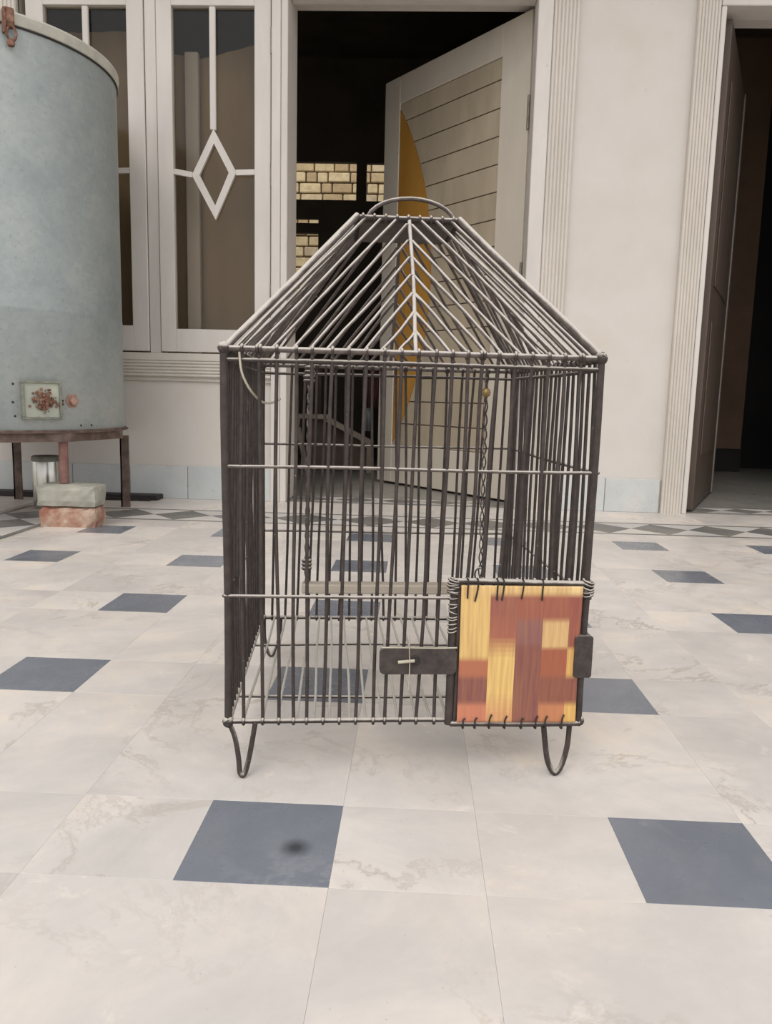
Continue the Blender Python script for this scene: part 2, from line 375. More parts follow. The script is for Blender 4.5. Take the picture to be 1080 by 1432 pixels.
# skirting tiles
bs = empty('baseboard_back', (0, WY, 0)); tag(bs, 'pale blue-white skirting tiles along the foot of the cream wall', 'skirting', kind='structure')
for (a, b_) in [(-2.12, -1.86), (-1.86, -1.595), (-1.595, -1.331), (-1.331, -1.067), (-1.067, -0.803), (-0.803, -0.54), (-0.54, -0.365), (0.84, 1.066), (1.066, 1.306), (2.56, 2.82), (2.82, 3.08)]:
    MB().box(a+.001, b_-.001, -0.014, 0, 0, 0.149, 0.002).build('skirting_tile', 'skirting', bs)

# fluted mouldings
def fluted(mb, x0, x1, z0, z1, y, n, vert=True, depth=0.006, back=0.03):
    """half-round reeds side by side on a backing board"""
    if vert:
        mb.box(x0, x1, y, y+back, z0, z1); wd = (x1-x0)/n
        for k in range(n):
            a = x0+k*wd; pr = [(a+wd*(0.5-0.5*cos(pi*t/6))*0.86+wd*.07, y-depth*sin(pi*t/6)) for t in range(7)]
            vs = [(x, yy, z0) for x, yy in pr]+[(x, yy, z1) for x, yy in pr]
            mb.add(vs, [(t, t+1, 8+t, 7+t) for t in range(6)], True)
            mb.add(vs[7:], [tuple(range(7))]); mb.add(vs[:7], [tuple(reversed(range(7)))])
    else:
        mb.box(x0, x1, y, y+back, z0, z1); wd = (z1-z0)/n
        for k in range(n):
            a = z0+k*wd; pr = [(a+wd*(0.5-0.5*cos(pi*t/6))*0.86+wd*.07, y-depth*sin(pi*t/6)) for t in range(7)]
            vs = [(x0, yy, z) for z, yy in pr]+[(x1, yy, z) for z, yy in pr]
            mb.add(vs, [(t+1, t, 7+t, 8+t) for t in range(6)], True)
            mb.add(vs[7:], [tuple(reversed(range(7)))]); mb.add(vs[:7], [tuple(range(7))])
    return mb
t1 = empty('trim_1', (0.78, WY, 0)); tag(t1, 'cream fluted door surround right of the open panelled door', 'door trim', kind='structure')
def tp(root, mb, name, mat):
    o = mb.build(name, mat, None, tuple(root.location)); o.parent = root; o.location = (0, 0, 0); return o
tp(t1, fluted(MB(), 0.733, 0.838, 0, 2.30, WY-0.022, 7), 'fluted_board', 'flute')
tp(t1, MB().box(0.669, 0.731, WY-0.03, WY+0.09, 0, 2.20, .003), 'jamb', 'paint')
tp(t1, MB().box(0.69, 0.731, WY+0.09, WY+0.23, 0, 2.16), 'jamb_rebate', 'paint')
tp(t1, MB().box(-0.355, 0.669, WY-0.03, WY+0.09, 2.118, 2.20, .003), 'door_head', 'paint')
tp(t1, MB().box(-0.355, 0.70, WY+0.09, WY+0.23, 2.16, 2.20), 'head_rebate', 'paint')
t2 = empty('trim_2', (1.36, WY, 0)); tag(t2, 'cream fluted surround of the dark doorway on the right', 'door trim', kind='structure')
tp(t2, fluted(MB(), 1.312, 1.402, 0, 2.30, WY-0.022, 7), 'fluted_board', 'flute')
tp(t2, MB().box(1.404, 1.425, WY-0.026, WY+0.1, 0, 2.07, .003), 'jamb', 'paint')
tp(t2, MB().box(1.404, 2.43, WY-0.026, WY+0.10, 2.072, 2.13, .003), 'door_head', 'paint')
tp(t2, fluted(MB(), 2.43, 2.53, 0, 2.30, WY-0.022, 7), 'fluted_board', 'flute')
t3 = empty('trim_3', (-0.39, WY, 0)); tag(t3, 'cream post between the diamond window and the open doorway', 'door trim', kind='structure')
tp(t3, MB().box(-0.423, -0.385, WY-0.03, WY+0.1, 0, 2.22, .002), 'post', 'paint')
tp(t3, MB().box(-0.385, -0.356, WY-0.022, WY+0.23, 0, 2.22, .003), 'post_bead', 'paint')
t4 = empty('trim_4', (-0.98, WY, 0.53)); tag(t4, 'cream ribbed sill moulding under the diamond window', 'window trim', kind='structure')
o = fluted(MB(), -1.60, -0.425, 0.545, 0.615, WY-0.024, 5, False, 0.007); o.box(-1.6, -0.425, WY-0.03, WY+0.02, 0.615, 0.648, .003).box(-1.6, -0.425, WY-0.012, WY+0.02, 0.528, 0.545)
tp(t4, o, 'sill_moulding', 'flute')
t5 = empty('trim_5', (-1.53, WY, 0.53)); tag(t5, 'cream fluted window surround behind the metal tank', 'window trim', kind='structure')
tp(t5, fluted(MB(), -1.62, -1.50, 0.648, 2.30, WY-0.022, 7), 'fluted_board', 'flute')

# window with two sashes
w1 = empty('window_1', (-0.96, WY, 0.65)); tag(w1, 'cream two-sash window with diamond glazing bars', 'window', kind='structure')
tp(w1, MB().box(-0.962, -0.914, WY-0.012, WY+0.08, 0.648, 2.2, .002), 'mullion', 'paint')
tp(w1, MB().box(-1.5, -0.425, WY-0.012, WY+0.08, 2.155, 2.22, .002), 'window_head', 'paint')
yf, yb = WY-0.018, WY+0.022
def sash(x0, x1, gx0, gx1, gz0, gz1, xc, full=True):
    root = MB()
    root.box(x0, gx0, yf, yb, 0.655, 2.15, .002).box(gx1, x1, yf, yb, 0.655, 2.15, .002)
    root.box(gx0, gx1, yf, yb, 0.655, gz0, .002).box(gx0, gx1, yf, yb, gz1, 2.15, .002)
    o = root.build('sash', 'paint', None, tuple(w1.location)); o.parent = w1; o.location = (0, 0, 0)
    L = tuple(w1.location)
    def sub(mb, nm, mt):
        q = mb.build(nm, mt, None, L); q.parent = o; q.location = (0, 0, 0); return q
    sub(MB().box(gx0-.004, gx1+.004, WY+0.004, WY+0.008, gz0-.004, gz1+.004), 'pane', 'glass')
    yb0, yb1 = WY-0.014, WY+0.003
    bw = 0.013
    sub(MB().box(xc-bw, xc+bw, yb0, yb1, 1.580, gz1, .003), 'glazing_bar', 'paint')
    def bar(p, q_):
        p, q_ = Vector(p), Vector(q_); d = (q_-p).normalized(); n_ = Vector((-d.y, d.x))*0.011
        poly = [p+n_, p-n_, q_-n_, q_+n_]; m_ = MB().prism([(a.x, a.y) for a in poly], 0, yb1-yb0)
        m_.xf(lambda v_: (v_.x, yb1-v_.z, v_.y)); sub(m_, 'glazing_bar', 'paint')
    T, B_, Lf, Rt = (xc+.003, 1.555), (xc+.008, 1.245), (xc-.076, 1.397), (xc+.083, 1.410)
    ctr = Vector((xc+.005, 1.402)); cs = [Vector(q_) for q_ in (T, Rt, B_, Lf)]
    so_ = [ctr+(q_-ctr)*(1+.012*1.35/(q_-ctr).length*(1.8 if i_ % 2 == 0 else 1)) for i_, q_ in enumerate(cs)]
    si_ = [ctr+(q_-ctr)*(1-.012*1.35/(q_-ctr).length*(1.8 if i_ % 2 == 0 else 1)) for i_, q_ in enumerate(cs)]
    for i_ in range(4):
        j_ = (i_+1) % 4
        m_ = MB().prism([tuple(so_[i_]), tuple(so_[j_]), tuple(si_[j_]), tuple(si_[i_])], 0, yb1-yb0)
        m_.xf(lambda v_: (v_.x, yb1-v_.z, v_.y)); sub(m_, 'glazing_bar', 'paint')
    bar((gx0, 1.412), (Lf[0]-.014, 1.398)); bar((Rt[0]+.014, 1.410), (gx1, 1.413))
    return o
s1 = sash(-0.911, -0.428, -0.846, -0.497, 0.754, 2.064, -0.675)
s2 = sash(-1.462, -0.965, -1.388, -1.036, 0.764, 2.064, -1.212)
for z in (1.93, 1.40, 0.9):
    tp(w1, MB().tube([(-0.4255, WY-0.022, z-.05), (-0.4255, WY-0.022, z+.05)], 0.0035, 8), 'hinge', 'hinge')
# brown cloth behind the panes, pale inner post; tops shaped to the shadow edge
cu = MB(); nx = 60; vs = []; 
for k in range(nx+1):
    x = -1.52+1.09*k/nx; y = WY+0.205+0.004*sin(x*23)+0.003*sin(x*61+1)
    shade_edge = [(-1.53, 2.05), (-1.04, 2.06), (-0.93, 1.97), (-0.80, 1.945), (-0.62, 1.985), (-0.42, 2.04)]  # low sagging top follows the shadow line; the gap above stands for shade
    for (xa, za), (xb, zb2) in zip(shade_edge[:-1], shade_edge[1:]):
        if xa <= x <= xb: ztop = za+(zb2-za)*(x-xa)/(xb-xa)
    vs += [(x, y, 0.60), (x, y, ztop)]
cu.add(vs, [(2*k, 2*k+2, 2*k+3, 2*k+1) for k in range(nx)], True)
cu.add([(p[0], p[1]+0.004, p[2]) for p in vs], [(2*k+1, 2*k+3, 2*k+2, 2*k) for k in range(nx)], True)
cur = tag(cu.build('curtain', 'curtain'), 'plain brown curtain hanging behind the diamond window panes', 'curtain')
tp(w1, MB().box(-0.842, -0.782, WY+0.15, WY+0.18, 0.60, 1.955, .003), 'inner_post', 'paint')  # post top stops at the same shadow edge as the cloth
tp(w1, MB().box(-1.5, -0.36, WY+0.09, WY+0.23, 0.50, 0.535), 'inner_sill', 'paint')

# ------------------------------------------------------------------ open panelled door
HX, HY = 0.70, 2.93; EX, EY = 0.058, 3.708
LL = hypot(EX-HX, EY-HY); ang = math.atan2(EY-HY, EX-HX)
dr = empty('door_1', (HX, HY, 0.0), ang); tag(dr, 'cream boarded door with curved amber inlay standing open inward', 'door', kind='structure')
LW = 1.045; TH = 0.04
# local x runs from hinge to free edge; face seen from the courtyard is local +y... (normal turned to the camera)
fy = 0.0; sgn = 1.0
def dl(mb, nm, mt, par=None): return mb.build(nm, mt, par or dr)
dl(MB().box(0.0, 0.175, 0.0, TH, 0.012, 2.14, .003), 'stile', 'door_paint')
dl(MB().box(0.915, LW, 0.0, TH, 0.012, 2.14, .003), 'stile', 'door_paint')
dl(MB().box(0.175, 0.915, 0.0, TH, 2.003, 2.14, .003), 'rail', 'door_paint')
dl(MB().box(0.175, 0.915, 0.0, TH, 0.012, 0.222, .003), 'rail', 'door_paint')
dl(MB().box(0.17, 0.92, 0.004, TH-0.016, 0.2, 2.02), 'backing_panel', 'wood_dark')
z0a, z1a, smid = 0.235, 1.975, 0.285
R_ = ((z1a-z0a)**2/4+smid**2)/(2*smid); zc = (z0a+z1a)/2; xcn = 0.915-smid+R_
def arc_x(z):
    d = R_**2-(z-zc)**2
    return min(0.915, xcn-sqrt(d)) if abs(z-zc) < (z1a-z0a)/2 else 0.915
zz = [0.222]+[0.34+0.1207*k for k in range(14)]+[2.003]
zz = [z for i, z in enumerate(zz) if z <= 2.003]
for a, b_ in zip(zz[:-1], zz[1:]):
    if b_-a < 0.02: continue
    lo, hi = a+0.003, b_-0.003
    ks = [lo+(hi-lo)*t/6 for t in range(7)]
    poly = [(0.177, lo), (0.177, hi)]+[(arc_x(z)-0.003, z) for z in reversed(ks)]
    m_ = MB().prism(poly, 0, 0.022); m_.xf(lambda p: (p.x, TH-0.006-0.022+p.z, p.y))
    dl(m_, 'board', 'door_board')
ks = [z0a+(z1a-z0a)*t/28 for t in range(29)]
m_ = MB().prism([(arc_x(z), z) for z in ks]+[(0.917, z1a), (0.917, z0a)], 0, 0.02); m_.xf(lambda p: (p.x, TH-0.004-0.02+p.z, p.y)); dl(m_, 'curved_inlay', 'amber')
for z in (1.72, 1.02, 0.35): dl(MB().tube([(-0.004, TH+.002, z-.07), (-0.004, TH+.002, z+.07)], 0.007, 8), 'hinge', 'hinge')
# face side check: local +y must look to the camera
ny = Vector((-sin(ang), cos(ang)))
if ny.dot(Vector((cam_pos.x-HX, cam_pos.y-HY))) < 0:
    for ch in dr.children: 
        for v_ in ch.data.vertices: v_.co.y = -v_.co.y
        ch.data.flip_normals()

# right-hand brown door, opened inward
a2 = math.atan2(3.584-2.80, 1.812-1.44)
d2 = empty('door_2', (1.435, 2.80, 0), a2); tag(d2, 'brown door leaf swung open inside the right doorway', 'door', kind='structure')
MB().box(0, 0.91, -0.04, 0.0, 0.01, 2.05, .003).build('leaf', 'brown_door', d2)
MB().box(0.86, 0.912, -0.046, -0.04, 0.01, 2.05, .002).build('lit_edge_strip', 'lit_edge', d2)  # pale strip stands in for light catching the leaf's edge
for (za, zb) in ((0.25, 0.85), (1.0, 1.85)): MB().box(0.12, 0.78, -0.046, -0.04, za, zb, .004).build('raised_panel', 'brown_door', d2)

# ------------------------------------------------------------------ rooms behind
fi = MB().box(-2.4, 3.9, 2.98, 5.6, -0.15, 0.0).box(D1[0], D1[1], WY, 2.98, -0.012, -0.001).box(D2[0], D2[1], WY, 2.98, -0.012, -0.001).build('floor_inside', 'inner_floor')
tag(fi, 'dull grey stone floor inside the dark rooms', 'floor', kind='structure')
def inner_band(x0, x1, y0, y1, n):
    MB().box(x0, x1, y0, y0+.02, -0.001, 0.0015).build('band_edge_strip', 'band_grey', fi)
    MB().box(x0, x1, y1-.02, y1, -0.001, 0.0015).build('band_edge_strip', 'band_grey', fi)
    per = (x1-x0)/n; cy = (y0+y1)/2; half = (y1-y0)/2-.021
    for k in range(n):
        xw = x0+per*k
        MB().prism([(xw, cy), (xw+per/2, cy-half), (xw+per, cy), (xw+per/2, cy+half)], -0.001, 0.0015).build('grey_diamond', 'band_grey', fi)
        for sg in (1, -1):
            if k: MB().prism([(xw, cy), (xw-per/2, cy+sg*half), (xw+per/2, cy+sg*half)], -0.001, 0.0015).build('white_triangle', 'band_white', fi)
inner_band(-0.35, 0.668, 2.77, 2.97, 5); inner_band(1.44, 2.41, 2.77, 2.97, 5)
inn = []
yB = 5.5
holesB = [(-0.90, -0.294, 1.98, 2.258), (-0.217, 0.05, 1.975, 2.253), (-0.90, -0.583, 1.807, 1.841), (-0.90, -0.583, 1.25, 1.735)]
wb = holes_wall(MB(), -2.4, 1.05, 0, 3.0, yB, yB+.05, holesB).build('wall_inner_back', 'inner_wall'); tag(wb, 'dark back wall with openings onto a sunlit brick yard', 'wall', kind='structure')
for nm, bxs, mt, lb in (('wall_inner_left', (-2.4, -2.28, 2.98, 5.5, 0, 3), 'inner_wall', 'dark side wall of the middle room'),
                        ('wall_inner_middle', (1.05, 1.17, 2.98, 5.5, 0, 3), 'inner_wall', 'dark partition wall between the two rooms'),
                        ('wall_inner_right', (3.78, 3.9, 2.98, 5.6, 0, 3), 'inner_wall', 'dark side wall of the right room')):
    tag(MB().box(*bxs).build(nm, mt), lb, 'wall', kind='structure')
ow = MB().box(1.17, 2.63, 5.13, 5.25, 0.17, 3.0).build('wall_inner_ochre', 'ochre_wall'); tag(ow, 'ochre wall with black skirting deep inside the right doorway', 'wall', kind='structure')
MB().box(1.17, 2.63, 5.11, 5.26, 0.0, 0.17).build('black_skirting', 'dado_and_gloom', ow)
tag(MB().box(1.17, 3.78, 5.5, 5.64, 0, 3).build('wall_inner_far', 'dado_and_gloom'), 'far wall of the right room, painted black for the darkness there', 'wall', kind='structure')  # black colour stands in for the unlit depth of the room
# yard behind the house
yd = MB().box(-4, 4, 5.64, 7.75, -0.15, 0.0).build('floor_yard', 'yard_mortar'); tag(yd, 'bare ground of the back yard', 'ground', kind='structure')
ywall = MB().box(-3.4, 3.0, 7.66, 7.85, 0, 3.5).build('wall_yard', 'yard_mortar'); tag(ywall, 'sunlit rough brick wall seen through the back openings', 'wall', kind='structure')
bh = 0.106
for rrow in range(18):
    z = 1.30+rrow*bh; x = -1.75+random.uniform(0, 0.1)
    while x < 0.45:
        L_ = random.choice([0.115, 0.15, 0.21, 0.23]); 
        h = bh-0.014; d = random.uniform(0.0, 0.014)
        MB().box(x, x+L_-0.014, 7.638-d, 7.68, z+random.uniform(-.003, .003), z+h, 0.008).build('brick', 'yard_brick', ywall, (x+L_/2, 7.66, z+h/2))
        x += L_

# dim things inside the middle room
wf = empty('wooden_bench', (-0.175, 4.25, 0)); tag(wf, 'dusty low wooden frame with a sloping rail in the dark room', 'bench')
def bp(mb, nm, mt): return mb.build(nm, mt, wf)
bp(MB().box(-0.38, -0.16, -0.03, 0.03, 0.335, 0.365, .003), 'top_rail', 'wood_dim')
def slant(p, q_, wd, th, y0, nm, mt):
    p, q_ = Vector(p), Vector(q_); d = (q_-p).normalized(); n_ = Vector((-d.y, d.x))*wd
    m_ = MB().prism([tuple(p+n_), tuple(p-n_), tuple(q_-n_), tuple(q_+n_)], 0, th); m_.xf(lambda v_: (v_.x, y0-v_.z, v_.y)); bp(m_, nm, mt)
slant((-0.19, 0.345), (0.12, 0.185), 0.017, 0.05, 0.03, 'sloping_rail', 'wood_dim')
slant((-0.36, 0.34), (-0.42, 0.0), 0.014, 0.04, 0.02, 'leg', 'wood_dim'); slant((-0.36, 0.28), (-0.30, 0.0), 0.014, 0.04, 0.02, 'leg', 'wood_dim')
slant((0.10, 0.18), (0.10, 0.0), 0.016, 0.04, 0.02, 'leg', 'wood_dim')
bp(MB().prism([(-0.30, 0.02), (0.09, 0.02), (0.09, 0.17), (-0.19, 0.32), (-0.30, 0.32)], 0, 0.015).xf(lambda p: (p.x, 0.055+p.z, p.y)), 'side_board', 'wood_dark')
wc = MB(); nn = 10
def cloth(x0, x1, z0, z1, y, name, mat, label, cat):
    m_ = MB(); A = []
    for k in range(nn+1):
        x = x0+(x1-x0)*k/nn; A.append((x, y+0.012*sin(k*1.7)))
    vs = [(x, yy, z) for z in (z0, z1) for (x, yy) in A]+[(x, yy+.006, z) for z in (z0, z1) for (x, yy) in A]
    n1 = nn+1
    m_.add(vs, [(k, k+1, n1+k+1, n1+k) for k in range(nn)]+[(2*n1+k+1, 2*n1+k, 3*n1+k, 3*n1+k+1) for k in range(nn)]+
           [(n1+k, n1+k+1, 3*n1+k+1, 3*n1+k) for k in range(nn)]+[(k+1, k, 2*n1+k, 2*n1+k+1) for k in range(nn)], True)
    return tag(m_.build(name, mat), label, cat)
rod_in = tag(MB().tube([(-0.45, 4.62, 0.68), (0.0, 4.62, 0.68)], 0.006, 8).box(-0.455, -0.435, 4.61, 4.63, 0, 0.69).box(-0.01, 0.01, 4.61, 4.63, 0, 0.69).build('drying_rail', 'wood_dark'), 'dark rail standing in the gloom behind the low wooden frame', 'rail')
cloth(-0.133, -0.034, 0.41, 0.686, 4.588, 'maroon_cloth', 'red_cloth', 'maroon cloth hanging in the dark room beside the open door', 'cloth')
cloth(-0.150, -0.082, 0.25, 0.686, 4.640, 'white_cloth', 'white_cloth', 'white cloth strip hanging in the dark room', 'cloth')

# ------------------------------------------------------------------ tank on its stand
TX, TY, TR = -1.373, 2.20, 0.461
tk = empty('water_tank', (TX, TY, 0.332)); tag(tk, 'large galvanised metal drum standing on an iron frame', 'tank')
H = 1.627-0.332
body = MB().lathe([(TR-.004, 0), (TR, .006), (TR, .40), (TR+.0015, .405), (TR, .41), (TR, H-.034)], 96, capt=False).build('drum', 'galv', tk)
MB().lathe([(TR+.001, H-.034), (TR+.007, H-.032), (TR+.007, H-.006), (TR+.010, H-.004), (TR+.010, H+.002), (TR, H+.002), (TR-.05, H+.01)], 96).build('lid', 'galv_light', tk)
MB().lathe([(TR+.002, H-.040), (TR+.006, H-.038), (TR+.006, H-.035), (TR+.002, H-.034)], 96, capb=False, capt=False).build('lid_seam', 'black_iron', tk)
MB().lathe([(TR, -.004), (TR+.008, -.002), (TR+.008, .004), (TR, .006)], 96, capb=False, capt=False).build('bottom_lip', 'iron', tk)
def on_tank(a_deg, z, parent_z=0.332):   # frame on the drum's skin: matrix with x tangent, y inward, z up
    a = radians(a_deg); n_ = Vector((cos(a), sin(a), 0)); t = Vector((-sin(a), cos(a), 0))
    def fn(p): return Vector((TR*cos(a), TR*sin(a), z-parent_z)) + t*p.x - n_*p.y + Vector((0, 0, p.z))
    return fn
fn = on_tank(-44.0, 0.438)
pn = MB().box(-.060, .060, -.012, 0.01, -.062, .062, .002).xf(fn).build('hatch_plate', 'panel_zinc', tk)
fr = MB().box(-.064, .064, -.018, 0.01, .056, .064, .001).box(-.064, .064, -.018, .01, -.064, -.056, .001).box(-.064, -.057, -.018, .01, -.056, .056, .001).box(.057, .064, -.02, .01, -.056, .056, .001)
fr.xf(fn).build('hatch_frame', 'dull_zinc', pn)
rs = MB()
random.seed(5)
for k in range(150):
    x, z = random.gauss(0.008, .017), random.gauss(-.004, .017)
    q_ = random.uniform(.0025, .0055); rs.lathe([(q_*.6, -q_), (q_, -q_*.3), (q_, q_*.4), (q_*.5, q_)], 6, (x, -.014-random.uniform(0, .008), z), False)
rs.xf(fn).build('rusted_fitting', 'rust', pn)
fn2 = on_tank(-30.2, 0.437)
nut = MB()
pr = [(.026, 0), (.026, .006), (.018, .008), (.016, .02), (.011, .022)]
nut.lathe(pr, 6, smooth=False).xf(lambda p: Vector((p.x, -p.z+.004, p.y))).xf(fn2); nut.build('rusted_nut', 'rust_light', tk)
for (a, z) in ((-54.5, .49), (-54.8, .43), (-54.2, .385), (-34.6, .437), (-20, .352), (-26, .352)):
    MB().lathe([(.004, 0), (.0035, .002), (.001, .003)], 8).xf(lambda p: Vector((p.x, -p.z, p.y))).xf(on_tank(a, z)).build('rivet', 'black_iron', tk)
fn3 = on_tank(-50.3, 1.58)
hk = MB().box(-.014, .014, -.020, .004, .0, .055, .003).box(-.020, -.012, -.026, 0, -.02, .05, .002)
hk.tube([(0.004+.014*cos(t*pi/6), -.016, -.018+.022*sin(t*pi/6)) for t in range(12)], .004, 6, closed=True)
hk.lathe([(.010, -.01), (.012, 0), (.008, .01)], 8, (0.002, -.014, -.045))
hk.xf(fn3).build('lid_clasp', 'rust', tk)

st = empty('tank_stand', (-1.37, 2.2, 0)); tag(st, 'rusty angle-iron stand carrying the metal drum', 'stand')
LG = {'fr': (-1.010, 1.965), 'br': (-0.975, 2.44), 'bl': (-1.50, 2.575), 'fl': (-1.78, 2.0)}
def sp(mb, nm, mt): o = mb.build(nm, mt, None, tuple(st.location)); o.parent = st; o.location = (0, 0, 0); return o
def hbar(a, b_, z0, z1, wd, nm='frame_bar', mt='iron'):
    a, b_ = Vector(a), Vector(b_); d = (b_-a).normalized(); n_ = Vector((-d.y, d.x))*wd; a = a-d*.004; b_ = b_+d*.004
    return sp(MB().prism([tuple(a+n_), tuple(a-n_), tuple(b_-n_), tuple(b_+n_)], z0, z1), nm, mt)
RA = [radians(-33+k*360/10) for k in range(10)]
for k in range(10):
    p_, q_ = RA[k], RA[(k+1) % 10]
    hbar((TX+.463*cos(p_), TY+.463*sin(p_)), (TX+.463*cos(q_), TY+.463*sin(q_)), 0.297, 0.3275, .012)
sp(MB().prism([(TX+.475*cos(t*pi/24), TY+.475*sin(t*pi/24)) for t in range(48)], .3278, .3315), 'base_plate', 'iron')
for k_, (x, y) in LG.items():
    zb = 0.15 if k_ == 'fr' else 0.0
    if k_ == 'fr': sp(MB().tube([(x, y, zb), (x, y, .297)], .016, 10), 'leg', 'iron_red')
    else: sp(MB().box(x-.018, x+.018, y-.004, y+.004, zb, .297).box(x-.018, x-.012, y-.004, y+.03, zb, .297), 'leg', 'iron')
def rough_brick(name, cx, cy, z0, L_, D_, H_, rz, mat, label, seed, jit):
    rnd = random.Random(seed); m_ = MB(); nx, ny, nz = 10, 5, 4
    idx = {}; vs = []; fs = []
    def V(i, j, k):
        if (i, j, k) not in idx:
            x, y, z = -L_/2+L_*i/nx, -D_/2+D_*j/ny, H_*k/nz
            edge = (i in (0, nx))+(j in (0, ny))+(k in (0, nz))
            if edge >= 2:
                s_ = 0.006 if edge == 2 else .010
                s_ *= rnd.uniform(.4, 1.6)
                if i in (0, nx): x -= math.copysign(s_, x)
                if j in (0, ny): y -= math.copysign(s_, y)
                if k == nz: z -= s_
                elif k == 0 and edge == 3: pass
            jz = jit if 0 < k else 0
            idx[(i, j, k)] = len(vs); vs.append((x+rnd.uniform(-jit, jit), y+rnd.uniform(-jit, jit), z-(rnd.uniform(0, jit) if k == nz else 0)))
        return idx[(i, j, k)]
    for i in range(nx):
        for j in range(ny):
            fs.append((V(i, j, 0), V(i, j+1, 0), V(i+1, j+1, 0), V(i+1, j, 0))); fs.append((V(i, j, nz), V(i+1, j, nz), V(i+1, j+1, nz), V(i, j+1, nz)))
    for i in range(nx):
        for k in range(nz):
            fs.append((V(i, 0, k), V(i+1, 0, k), V(i+1, 0, k+1), V(i, 0, k+1))); fs.append((V(i+1, ny, k), V(i, ny, k), V(i, ny, k+1), V(i+1, ny, k+1)))
    for j in range(ny):
        for k in range(nz):
            fs.append((V(0, j+1, k), V(0, j, k), V(0, j, k+1), V(0, j+1, k+1))); fs.append((V(nx, j, k), V(nx, j+1, k), V(nx, j+1, k+1), V(nx, j, k+1)))
    m_.add(vs, fs, False); o = m_.build(name, mat); o.location = (cx, cy, z0); o.rotation_euler = (0, 0, rz)
    return tag(o, label, 'brick')
rough_brick('brick', -0.985, 1.966, 0.0, 0.205, 0.105, 0.074, 0.04, 'red_brick', 'worn red brick lying on the marble floor under a grey brick', 3, .0028)
rough_brick('brick', -0.985, 1.962, 0.0745, 0.215, 0.11, 0.0745, 0.02, 'grey_brick', 'grey cement-covered brick on the red brick, under the stand leg', 4, .0014)
cn = empty('steel_canister', (-1.268, 2.36, 0)); tag(cn, 'shiny steel canister standing under the metal drum', 'canister')
MB().lathe([(.05, 0), (.052, .004), (.052, .19), (.050, .196)], 32).build('shell', 'steel', cn)
MB().lathe([(.054, .19), (.055, .196), (.054, .208), (.048, .212)], 32).build('cover', 'dull_zinc', cn)
tag(MB().box(-2.1, -0.915, 2.655, 2.735, 0.0, 0.022, .003).box(-1.42, -0.94, 2.625, 2.655, 0.0, 0.012, .003).build('iron_bar', 'black_iron'), 'flat black iron bar lying along the wall under the drum', 'bar')

# ------------------------------------------------------------------ the cage
X0, Y0, PSI = 0.0038, 0.2082, 0.1061
CW, CD_, ZB, ZT = 0.4389, 0.452, 0.073, 0.5222
cg = empty('bird_cage', (X0, Y0, 0), PSI); tag(cg, 'dusty brown wire bird cage with a pitched wire roof', 'bird cage')
rnd = random.Random(21)
def cp(mb, nm, mt, par=None): return mb.build(nm, mt, par or cg)
def wob(p, q_, amp, n=6):
    p, q_ = Vector(p), Vector(q_); out = []
    d = (q_-p).normalized(); a = d.orthogonal().normalized(); b_ = d.cross(a)
    ph = rnd.uniform(0, 6.28); ph2 = rnd.uniform(0, 6.28); k1 = rnd.uniform(.5, 1.3)
    for i in range(n+1):
        t = i/n; e = sin(pi*t)
        out.append(p.lerp(q_, t)+a*amp*e*sin(ph+k1*pi*t)+b_*amp*e*sin(ph2+pi*t*k1))
    return out
def knot(mb, c, axis, r, wire=0.0022, turns=1):
    """a turn of wire round a rail running along 'axis'"""
    c = Vector(c); a = Vector(axis).normalized(); u = a.orthogonal().normalized(); v_ = a.cross(u)
    for k in range(turns):
        o = a*(k-(turns-1)/2)*wire*1.9
        mb.tube([c+o+(u*cos(t*pi/4)+v_*sin(t*pi/4))*r for t in range(8)], wire, 5, closed=True)
def blob(c, r):
    m_ = MB().lathe([(r*.45, -r), (r*.85, -r*.55), (r, 0), (r*.85, r*.55), (r*.45, r)], 10, c)
    m_.v = [tuple(p_[i]+rnd.uniform(-.12, .12)*r for i in range(3)) for p_ in m_.v]
    for q_ in range(3): knot(m_, c, (rnd.uniform(-1, 1), rnd.uniform(-1, 1), rnd.uniform(-1, 1)), r*.86, .0016, 1)
    cp(m_, 'corner_binding', 'rod')
RB = 0.00225
# corners, rails
cor = [(0, 0), (CW, 0), (CW, CD_), (0, CD_)]
topc = [(-0.002, -0.004), (CW-0.001, -0.004), (CW, CD_), (0, CD_)]
for (a, t) in zip(cor, topc):
    cp(MB().tube(wob((a[0], a[1], ZB-.004), (t[0], t[1], ZT+.004), .0015), .0046, 8), 'corner_post', 'rod')
for i in range(4):
    a, b_ = topc[i], topc[(i+1) % 4]
    m_ = MB().tube(wob((*a, ZT), (*b_, ZT), .0015, 8), .0034, 8)
    cp(m_, 'eave_rail', 'roof_rod')
    m_ = MB().tube(wob((a[0], a[1], ZT-.013), (b_[0], b_[1], ZT-.013), .001, 8), .0026, 6)
    cp(m_, 'inner_rail', 'rod')
    a, b_ = cor[i], cor[(i+1) % 4]
    cp(MB().tube(wob((*a, ZB), (*b_, ZB), .001, 8), .0034 if i % 2 == 0 else .0042, 8), 'bottom_rail', 'rod' if i % 2 == 0 else 'floor_rod')
for (x, y) in cor:
    blob((x, y, ZB), .0072)
for (x, y) in topc:
    blob((x, y, ZT), .0072)
for z in (0.387, 0.232):
    o_ = 0.004
    pts = []
    for (a, b_) in zip([(-o_, -o_), (CW+o_, -o_), (CW+o_, CD_+o_), (-o_, CD_+o_)], [(CW+o_, -o_), (CW+o_, CD_+o_), (-o_, CD_+o_), (-o_, -o_)]):
        pts = wob((*a, z), (*b_, z), .0018, 8)
        cp(MB().tube(pts, .0021, 6), 'hoop_wire', 'roof_rod')
